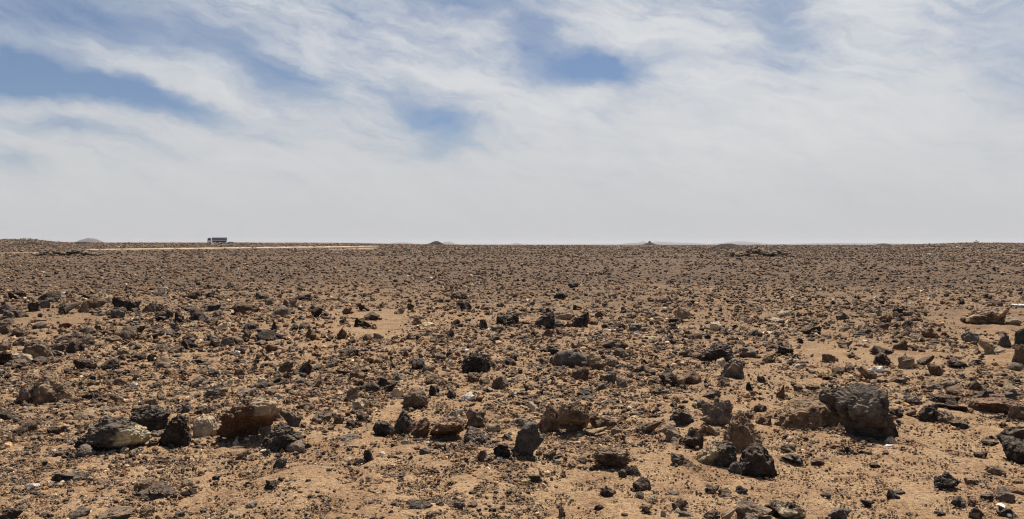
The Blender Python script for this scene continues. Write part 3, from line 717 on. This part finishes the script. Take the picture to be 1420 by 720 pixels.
def swell(name, px, dist, wpx, hpx, mat, peaks, seed, kind='structure', depth=.6, base_px=0.0):
    """a hill or mound: wpx across and hpx above the true horizon as seen from the viewpoint"""
    dx = ray(px, HOR); dx = Vector((dx.x, dx.y, 0)).normalized()
    c = dx * dist
    g = float(height([c.x], [c.y])[0])
    W = wpx * dist / F; H = max(CAMH + hpx * dist / F - g, .9)
    nx, ny = 90, 30
    u = np.linspace(-1, 1, nx); v = np.linspace(-1, 1, ny)
    U, V = np.meshgrid(u, v, indexing='ij')
    prof = sum(a * np.exp(-((U - m) / s) ** 2) for m, s, a in peaks)
    prof = prof / prof.max()
    edge = np.clip(1 - U ** 2, 0, 1) ** .7 * np.clip(1 - V ** 2, 0, 1) ** .8
    n = fbm(np.stack([U.ravel() * 3 + seed, V.ravel() * 2, np.full(U.size, seed)], 1), 4).reshape(U.shape)
    n2_ = fbm(np.stack([U.ravel() * 12 + seed, V.ravel() * 5, np.full(U.size, seed)], 1), 3).reshape(U.shape)
    Zz = H * edge * prof * (1 + .22 * n + .12 * n2_) - .03 * H
    X = U * W / 2; Y = V * W / 2 * depth
    P = np.stack([X.ravel(), Y.ravel(), Zz.ravel()], 1)
    i = np.arange(nx - 1)[:, None]; j = np.arange(ny - 1)[None]
    q = np.stack([i * ny + j, (i + 1) * ny + j, (i + 1) * ny + j + 1, i * ny + j + 1], -1).reshape(-1, 4)
    o = link(name, mesh_np(name, P, q, mat, smooth=True))
    o.location = (c.x, c.y, g); o.rotation_euler = (0, 0, -math.atan2(c.x, c.y))
    tag(o, kind=kind)
    return o, c, g, H
swell('hill', 122, 5200, 62, 8.0, HILLM, [(-.15, .45, 1), (.35, .4, .8)], 1.0)
swell('hill', 885, 10500, 90, 5.0, HILLM, [(-.2, .35, 1), (.15, .12, 1.1), (.5, .5, .7)], 2.0)
swell('hill', 935, 11800, 120, 4.3, HILLM, [(-.4, .4, 1), (.4, .5, .7)], 3.0)
swell('hill', 1025, 11500, 130, 4.0, HILLM, [(0, .6, 1)], 4.0)
swell('hill', 558, 8800, 70, 3.2, HILLM, [(0, .6, 1)], 5.0)
swell('hill', 625, 9400, 50, 4.2, HILLM, [(-.2, .5, 1)], 6.0)
swell('hill', 716, 11000, 34, 2.6, HILLM, [(0, .4, 1)], 7.0)
swell('hill', 1180, 12500, 260, 2.2, HILLM, [(-.3, .5, 1), (.4, .5, .8)], 8.0)
m1 = swell('mound', 319, 425, 25, 2.9, DARKM, [(-.1, .5, 1), (.3, .4, .7)], 9.0)
m2 = swell('mound', 607, 520, 52, 5.2, DARKM, [(.0, .32, 1), (-.4, .4, .4)], 10.0)
m3 = swell('mound', 901, 560, 66, 3.0, DARKM, [(.0, .22, 1), (.0, .5, .55)], 11.0)
m4 = swell('mound', 1012, 330, 70, 1.5, DARKM, [(.1, .4, 1), (-.4, .3, .6)], 12.0)
m5 = swell('mound', 42, 330, 44, 1.5, DARKM, [(.1, .4, 1)], 13.0)
m6 = swell('mound', 112, 420, 46, .9, DARKM, [(-.1, .4, 1), (.4, .4, .8)], 14.0)
m7 = swell('mound', 1226, 520, 50, 1.2, DARKM, [(0, .4, 1)], 15.0)

def heap(px, base_y, wpx, hpx, n, seed, label):
    """a bank of piled rubble nobody could count"""
    c = at(px, base_y); dist = (c - CAM).length
    W = wpx * dist / F; H = hpx * dist / F
    rng = np.random.default_rng(seed)
    VV, FF, CC = [], [], []; off = 0
    for k in range(n):
        u = np.clip(rng.normal(0, .4), -1, 1); w = np.clip(rng.normal(0, .4), -1, 1)
        t = max(0, 1 - u * u - .6 * w * w)
        tv, tf, s = rock_shape(rng, 'arfa'[k % 4], 2)
        sz = rng.uniform(.3, 1.0) * W * .055
        loc = np.array([u * W / 2, w * W / 4, H * t * .86 * (.7 + .3 * math.sin(u * 7 + seed)) - sz * .3])
        VV.append(tv * np.array([sz, sz * .8, sz * 1.1]) + loc); FF.append(tf + off); off += len(tv)
        code = rng.choice(['k', 'b', 'b', 'g', 't'])
        CC.append(np.tile(np.array(COL[code]) * rng.uniform(.7, 1.2), (len(tv), 1)))
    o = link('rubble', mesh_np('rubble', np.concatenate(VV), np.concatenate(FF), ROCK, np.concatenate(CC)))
    o.location = c; o.rotation_euler = (0, 0, -math.atan2(c.x, c.y))
    tag(o, label, 'rubble', kind='stuff')
heap(1056, 356.5, 84, 13, 700, 3, 'low bank of piled dark rubble below the horizon right of centre')
heap(92, 355, 76, 8, 320, 5, 'low bank of piled dark rubble beside the pale track on the left')
heap(1018, 354, 36, 4, 120, 8, 'thin spread of dark rubble left of the larger rubble bank')

def cairn(px, dist, hpx, base, label, seed):
    dx = ray(px, HOR); dx = Vector((dx.x, dx.y, 0)).normalized(); c = dx * dist
    H = hpx * dist / F; rng = np.random.default_rng(seed)
    root = bpy.data.objects.new('cairn', None); C.objects.link(root); root.location = (c.x, c.y, base)
    tag(root, label, 'cairn', 'cairns on the skyline')
    z = -H * .1
    for k, (w, h) in enumerate(((1.0, .36), (.85, .32), (.65, .28), (.42, .26))):
        v, f, s = rock_shape(rng, 'aafp'[k], 3)
        v = v * np.array([w * H, w * H * .8, h * H]) + np.array([rng.uniform(-.05, .05) * H, 0, z]); z += h * H * .85
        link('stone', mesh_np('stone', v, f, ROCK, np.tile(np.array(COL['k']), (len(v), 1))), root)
g3 = m3[2] + m3[3] * .93
cairn(901, 560, 2.6, g3, 'tiny dark cairn on the pointed mound right of centre', 4)
cx = ray(1354, HOR); cx = Vector((cx.x, cx.y, 0)).normalized() * 590
cairn(1354, 590, 3.6, float(height([cx.x], [cx.y])[0]), 'tiny dark cairn on the bare rise at the right', 6)

# ------------------------------------------------------------------ white litter
PAPER = plain('sunbleached_plastic', (.82, .82, .80), .45, var=.06)
def bent_sheet(name, px, base, wpx, hpx, label, cat, ang=0.0, curl=.25, lift=.02):
    c = at(px, base); dist = (c - CAM).length; W = wpx * dist / F; D = hpx * dist / F * 2.2
    bm = bmesh.new(); n = 10; g = []
    for i in range(n + 1):
        u = i / n - .5
        row = []
        for j in range(5):
            v = j / 4 - .5
            row.append(bm.verts.new((u * W, v * D, lift + W * .02 + curl * W * (u * u * .5 + .12 * math.sin(7 * u + 3 * v)) + D * .12 * (v + .5))))
        g.append(row)
    for i in range(n):
        for j in range(4): bm.faces.new((g[i][j], g[i + 1][j], g[i + 1][j + 1], g[i][j + 1]))
    bmesh.ops.solidify(bm, geom=bm.faces[:], thickness=.012)
    o = bm_obj(name, bm, PAPER, None, True); o.location = c; o.rotation_euler = (0, 0, ang - math.atan2(c.x, c.y))
    tag(o, label, cat)
bent_sheet('litter', 1413, 424.6, 17, 5.0, 'flat white scrap of litter cut off by the right edge', 'litter', 0, .1)
bent_sheet('litter', 1288, 352.8, 6, 2.4, 'tiny white scrap of litter far off in the dark gravel', 'litter', .1, .4)

def stick():
    a, b = at(1385, 709), at(1400, 722)
    bm = bmesh.new(); n = 9; rings = []
    d = (b - a); L = d.length; d.normalize(); side = Vector((-d.y, d.x, 0)).normalized()
    for i in range(n + 1):
        t = i / n; c = a.lerp(b, t) + Vector((0, 0, .034 + .010 * math.sin(t * 5))) + side * .006 * math.sin(t * 9)
        r = .016 * (1 - .25 * t) * (1 + .15 * math.sin(t * 23))
        rings.append([bm.verts.new(c + side * r * math.cos(k * math.pi / 4) + Vector((0, 0, 1)) * r * .8 * math.sin(k * math.pi / 4)) for k in range(8)])
    for i in range(n):
        for k in range(8): bm.faces.new((rings[i][k], rings[i][(k + 1) % 8], rings[i + 1][(k + 1) % 8], rings[i + 1][k]))
    bm.faces.new(rings[0][::-1]); bm.faces.new(rings[-1])
    for v in bm.verts: v.co -= a
    o = bm_obj('stick', bm, plain('bleached_wood', (.72, .68, .58), .8, var=.15, scale=40), None, True); o.location = a
    tag(o, 'bleached white stick leaning on a black rock in the bottom right corner', 'stick')
stick()

# ------------------------------------------------------------------ the truck on the skyline
def truck():
    white = plain('white_cab_paint', (.80, .80, .79), .35, var=.08); blue = plain('blue_body_paint', (.03, .052, .19), .4, var=.15)
    stripe = plain('white_stripe_paint', (.85, .85, .88), .4, var=.05); dark = plain('dark_chassis', (.02, .02, .022), .6)
    tyre = plain('tyre_rubber', (.018, .017, .017), .85); rim = plain('rim_steel', (.22, .21, .2), .5, .3); glass = plain('dark_glass', (.012, .015, .018), .12, var=.05)
    dx = ray(301, HOR); dx = Vector((dx.x, dx.y, 0)).normalized(); c = dx * 436
    root = bpy.data.objects.new('truck', None); C.objects.link(root)
    root.location = (c.x, c.y, float(height([c.x], [c.y])[0]) + .02); root.rotation_euler = (0, 0, -math.atan2(c.x, c.y))
    tag(root, 'blue and white truck with a long box body on the skyline', 'truck')
    # its nose points to -x
    bm = bmesh.new(); box(bm, -3.9, 4.4, -.45, -.3, .75, 1.0, .01); box(bm, -3.9, 4.4, .3, .45, .75, 1.0, .01)
    for x in (-3, -1, 1, 3, 4.3): box(bm, x, x + .15, -.298, .298, .8, .95)
    box(bm, -.7, 1.0, -1.15, -.47, .5, 1.02, .05); box(bm, -.7, 1.0, .47, 1.15, .5, 1.02, .05)
    bm_obj('chassis', bm, dark, root)
    bm = bmesh.new(); prism(bm, [(-4.55, .72), (-4.6, 1.75), (-4.35, 2.85), (-4.1, 2.98), (-2.75, 2.98), (-2.7, .72), (-2.95, .72), (-3.1, 1.2), (-3.9, 1.2), (-4.15, .72)], -1.2, 1.2)
    bmesh.ops.bevel(bm, geom=[e for e in bm.edges if abs(e.calc_face_angle(0)) > .5], offset=.05, segments=2, affect='EDGES')
    cab = bm_obj('cab', bm, white, root)
    bm = bmesh.new(); prism(bm, [(-4.605, 1.82), (-4.385, 2.75), (-4.36, 2.75), (-4.57, 1.82)], -1.05, 1.05); bm_obj('windscreen', bm, glass, cab)
    for s in (-1, 1):
        bm = bmesh.new(); prism(bm, [(-4.35, 1.85), (-4.15, 2.7), (-3.1, 2.7), (-3.1, 1.85)], s * 1.19, s * 1.215); bm_obj('window', bm, glass, cab)
        bm = bmesh.new(); box(bm, -4.7, -4.6, s * .85 - .16, s * .85 + .16, .85, 1.08, .02); bm_obj('headlight', bm, stripe, cab)
        bm = bmesh.new(); box(bm, -4.5, -4.38, s * 1.35 - .1, s * 1.35 + .1, 1.9, 2.45, .03); box(bm, -4.46, -4.42, min(s * 1.2, s * 1.27), max(s * 1.2, s * 1.27), 2.3, 2.36); bm_obj('mirror', bm, dark, cab)
    bm = bmesh.new(); box(bm, -4.75, -4.55, -1.2, 1.2, .5, .82, .04); bm_obj('bumper', bm, dark, cab)
    bm = bmesh.new(); box(bm, -2.45, 4.75, -1.24, 1.24, 1.16, 2.92, .06)
    for x in np.linspace(-2.3, 4.6, 9): box(bm, x - .04, x + .04, -1.28, -1.235, 1.2, 2.88); box(bm, x - .04, x + .04, 1.235, 1.28, 1.2, 2.88)
    body = bm_obj('cargo_body', bm, blue, root)
    bm = bmesh.new(); box(bm, -2.5, 4.8, -1.3, 1.3, 2.72, 3.2, .03); bm_obj('top_rail', bm, stripe, body)
    for s in (-1, 1):
        bm = bmesh.new(); box(bm, -2.4, 4.7, s * 1.3 - .015, s * 1.3 + .015, 1.55, 2.02); bm_obj('stripe', bm, stripe, body)
    bm = bmesh.new(); box(bm, -2.2, 4.5, -.9, .9, 1.01, 1.155); bm_obj('subframe', bm, dark, root)
    for x in (-3.5, 2.2, 3.5):
        for s in (-1, 1):
            bm = bmesh.new(); cyl(bm, (x, .52), .52, s * .85, s * 1.18)
            bmesh.ops.bevel(bm, geom=[e for e in bm.edges if e.calc_face_angle(0) > 1], offset=.06, segments=2, affect='EDGES')
            w = bm_obj('wheel', bm, tyre, root)
            bm = bmesh.new(); cyl(bm, (x, .52), .29, s * 1.15, s * 1.2); cyl(bm, (x, .52), .1, s * 1.15, s * 1.25, 10); bm_obj('rim', bm, rim, w)
truck()

# ------------------------------------------------------------------ haze
def haze():
    bm = bmesh.new(); box(bm, -16500, 16500, -16500, 16500, -12, 62)
    m = bpy.data.materials.new('dusty_air'); m.use_nodes = True; nt = m.node_tree
    nt.nodes.remove(nt.nodes['Principled BSDF'])
    v = nt.nodes.new('ShaderNodeVolumePrincipled'); v.inputs['Color'].default_value = (.66, .69, .74, 1); v.inputs['Density'].default_value = 8e-5; v.inputs['Anisotropy'].default_value = .2
    nt.links.new(v.outputs[0], nt.nodes['Material Output'].inputs['Volume'])
    tag(bm_obj('haze', bm, m), kind='stuff')
haze()

# ------------------------------------------------------------------ light
SUN_EL, SUN_AZ = math.radians(58), math.radians(16)
sun = bpy.data.lights.new('sun', 'SUN'); sun.energy = 5.0; sun.angle = math.radians(.5); sun.color = (1, .94, .86)
so = bpy.data.objects.new('sun', sun); C.objects.link(so)
sdir = Vector((math.sin(SUN_AZ) * math.cos(SUN_EL), math.cos(SUN_AZ) * math.cos(SUN_EL), math.sin(SUN_EL)))
so.rotation_euler = sdir.to_track_quat('Z', 'Y').to_euler(); so.location = (0, 0, 60)

def world():
    w = bpy.data.worlds.new('World'); SC.world = w; w.use_nodes = True
    nt = w.node_tree; L = nt.links.new
    bg = nt.nodes['Background']; bg.inputs['Strength'].default_value = .066
    sky = N(nt, 'ShaderNodeTexSky', sky_type='NISHITA', sun_disc=False, sun_elevation=SUN_EL, sun_rotation=SUN_AZ)
    sky.air_density = 1.0; sky.dust_density = .4; sky.ozone_density = 3.0; sky.altitude = 800
    tc = N(nt, 'ShaderNodeTexCoord'); sx = N(nt, 'ShaderNodeSeparateXYZ'); L(tc.outputs['Generated'], sx.inputs[0])
    az = math_n(nt, 'ARCTAN2', sx.outputs[0], sx.outputs[1]); el = math_n(nt, 'ARCSINE', sx.outputs[2])
    cb = N(nt, 'ShaderNodeCombineXYZ'); L(math_n(nt, 'MULTIPLY', az, 11.14), cb.inputs[0]); L(math_n(nt, 'MULTIPLY', el, 11.14), cb.inputs[1])
    uv = cb.outputs[0]                                        # units of five degrees across the dome
    def vm(op, a, b):
        n = N(nt, 'ShaderNodeVectorMath', operation=op)
        for i, q in enumerate((a, b)):
            if isinstance(q, tuple): n.inputs[i].default_value = q
            else: L(q, n.inputs[i])
        return n
    wn = noise(nt, vm('MULTIPLY', uv, (.8, 1.3, 1)).outputs[0], 1.0, 5, .6)
    warp = vm('MULTIPLY', vm('SUBTRACT', wn.outputs[1], (.5, .5, .5)).outputs[0], (1.1, .65, 0)).outputs[0]
    uvw = vm('ADD', uv, warp).outputs[0]
    def spot(x, y, rx, ry, ang, wgt):
        U = math.atan((x - 710) / F) * 11.14; V = math.atan((HOR - y) / math.hypot(F, x - 710)) * 11.14
        d = vm('SUBTRACT', uvw, (U, V, 0)).outputs[0]
        r = N(nt, 'ShaderNodeVectorRotate', rotation_type='Z_AXIS'); r.inputs['Angle'].default_value = math.radians(-ang); L(d, r.inputs['Vector'])
        s = vm('MULTIPLY', r.outputs[0], (100 / rx, 100 / ry, 0)).outputs[0]
        q = vm('DOT_PRODUCT', s, s).outputs['Value']
        return math_n(nt, 'MULTIPLY', math_n(nt, 'POWER', 2.71828, math_n(nt, 'MULTIPLY', q, -1.0)), wgt)
    gaps = [(50, 105, 130, 26, -4, .95), (20, 218, 45, 16, 0, .55), (110, 12, 140, 36, -8, .55), (375, 100, 90, 26, -15, .42), (260, 150, 110, 17, -10, .5), (605, 168, 56, 28, -18, .85), (835, 92, 95, 20, 4, .95),
            (640, 2, 110, 22, -8, .5), (735, 58, 30, 30, -30, .3), (1065, 22, 50, 40, 20, .28), (1400, 105, 60, 50, 25, .16), (95, 175, 70, 16, -6, .45), (590, 212, 34, 16, 10, .4), (390, 200, 60, 10, -8, .3), (255, 207, 50, 10, 0, .3), (1090, 65, 40, 30, 0, .2), (-260, 60, 180, 50, 0, .7), (1700, 80, 180, 60, 0, .6)]
    brights = [(650, 108, 110, 28, -14, .35), (890, 48, 150, 34, -6, .4), (80, 145, 70, 14, 0, .35), (300, 112, 70, 20, -12, .25), (1180, 20, 90, 26, 0, .4), (1000, 110, 90, 20, 0, .15), (780, 140, 90, 20, 12, .25), (200, 95, 120, 14, -25, .3), (1220, 140, 260, 80, 0, .32), (980, 190, 220, 60, 0, .2)]
    tot = None
    for g in gaps:
        s = spot(*g); tot = s if tot is None else math_n(nt, 'ADD', tot, s)
    bt = None
    for g in brights:
        s = spot(*g); bt = s if bt is None else math_n(nt, 'ADD', bt, s)
    rot = N(nt, 'ShaderNodeVectorRotate', rotation_type='Z_AXIS'); rot.inputs['Angle'].default_value = math.radians(16); L(uvw, rot.inputs['Vector'])
    st = noise(nt, vm('MULTIPLY', rot.outputs[0], (.55, 2.0, 1)).outputs[0], 1.0, 7, .62, .4)
    wisp = noise(nt, vm('MULTIPLY', rot.outputs[0], (1.6, 6.0, 1)).outputs[0], 1.0, 6, .62, .25)
    low = N(nt, 'ShaderNodeMapRange'); low.inputs['From Min'].default_value = .6; low.inputs['From Max'].default_value = 2.2; low.inputs['To Min'].default_value = .55; low.inputs['To Max'].default_value = 0
    L(math_n(nt, 'MULTIPLY', el, 11.14), low.inputs['Value'])
    d = math_n(nt, 'ADD', .62, math_n(nt, 'MULTIPLY', math_n(nt, 'SUBTRACT', st.outputs[0], .5), 1.25))
    d = math_n(nt, 'ADD', d, math_n(nt, 'MULTIPLY', math_n(nt, 'SUBTRACT', wisp.outputs[0], .5), .95))
    tot = math_n(nt, 'MULTIPLY', tot, math_n(nt, 'ADD', .1, math_n(nt, 'MULTIPLY', wisp.outputs[0], 1.75)))
    d = math_n(nt, 'SUBTRACT', math_n(nt, 'ADD', d, bt), tot)
    d = math_n(nt, 'ADD', d, low.outputs[0])
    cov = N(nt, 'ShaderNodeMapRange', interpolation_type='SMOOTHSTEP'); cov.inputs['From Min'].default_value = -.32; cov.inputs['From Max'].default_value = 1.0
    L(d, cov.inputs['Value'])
    openb = N(nt, 'ShaderNodeMapRange', interpolation_type='SMOOTHSTEP'); openb.inputs['From Min'].default_value = -.15; openb.inputs['From Max'].default_value = .5; openb.inputs['To Min'].default_value = .12; openb.inputs['To Max'].default_value = .97  # cloud cut in the unseen sky behind the camera to darken stone fronts
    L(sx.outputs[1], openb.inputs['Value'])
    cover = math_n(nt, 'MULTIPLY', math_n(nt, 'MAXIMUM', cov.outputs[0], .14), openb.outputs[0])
    thick = ramp(nt, math_n(nt, 'MULTIPLY', d, .6), [(.25, (5.3, 5.7, 6.35)), (.6, (6.75, 6.9, 7.15)), (.85, (7.9, 7.9, 7.95))]).outputs[0]
    hz = N(nt, 'ShaderNodeMapRange'); hz.inputs['From Min'].default_value = 0; hz.inputs['From Max'].default_value = 2.4; L(math_n(nt, 'MULTIPLY', el, 11.14), hz.inputs['Value'])
    cloud = mixc(nt, hz.outputs[0], (5.5, 5.55, 5.65), thick)
    clear = mixc(nt, 1.0, sky.outputs[0], (.52, .58, .66), 'MULTIPLY')
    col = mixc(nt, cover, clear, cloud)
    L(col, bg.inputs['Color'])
world()

# ------------------------------------------------------------------ camera and render
cam = bpy.data.cameras.new('camera'); co = bpy.data.objects.new('camera', cam); C.objects.link(co)
cam.sensor_width = 36; cam.lens = 36 * F / PW; cam.clip_end = 60000; cam.clip_start = .05
co.location = CAM; co.rotation_euler = (math.pi / 2 - PITCH, 0, 0)
SC.camera = co
SC.view_settings.view_transform = 'Standard'; SC.view_settings.look = 'None'; SC.view_settings.exposure = .6; SC.view_settings.gamma = 1
SC.render.engine = 'CYCLES'
SC.cycles.use_denoising = True; SC.cycles.denoiser = 'OPENIMAGEDENOISE'; SC.cycles.denoising_input_passes = 'RGB_ALBEDO_NORMAL'; SC.cycles.denoising_prefilter = 'ACCURATE'
SC.cycles.max_bounces = 5; SC.cycles.diffuse_bounces = 2; SC.cycles.volume_bounces = 1
SC.cycles.volume_step_rate = 5
SC.cycles.filter_width = 1.2 if hasattr(SC.cycles, 'filter_width') else 1.5
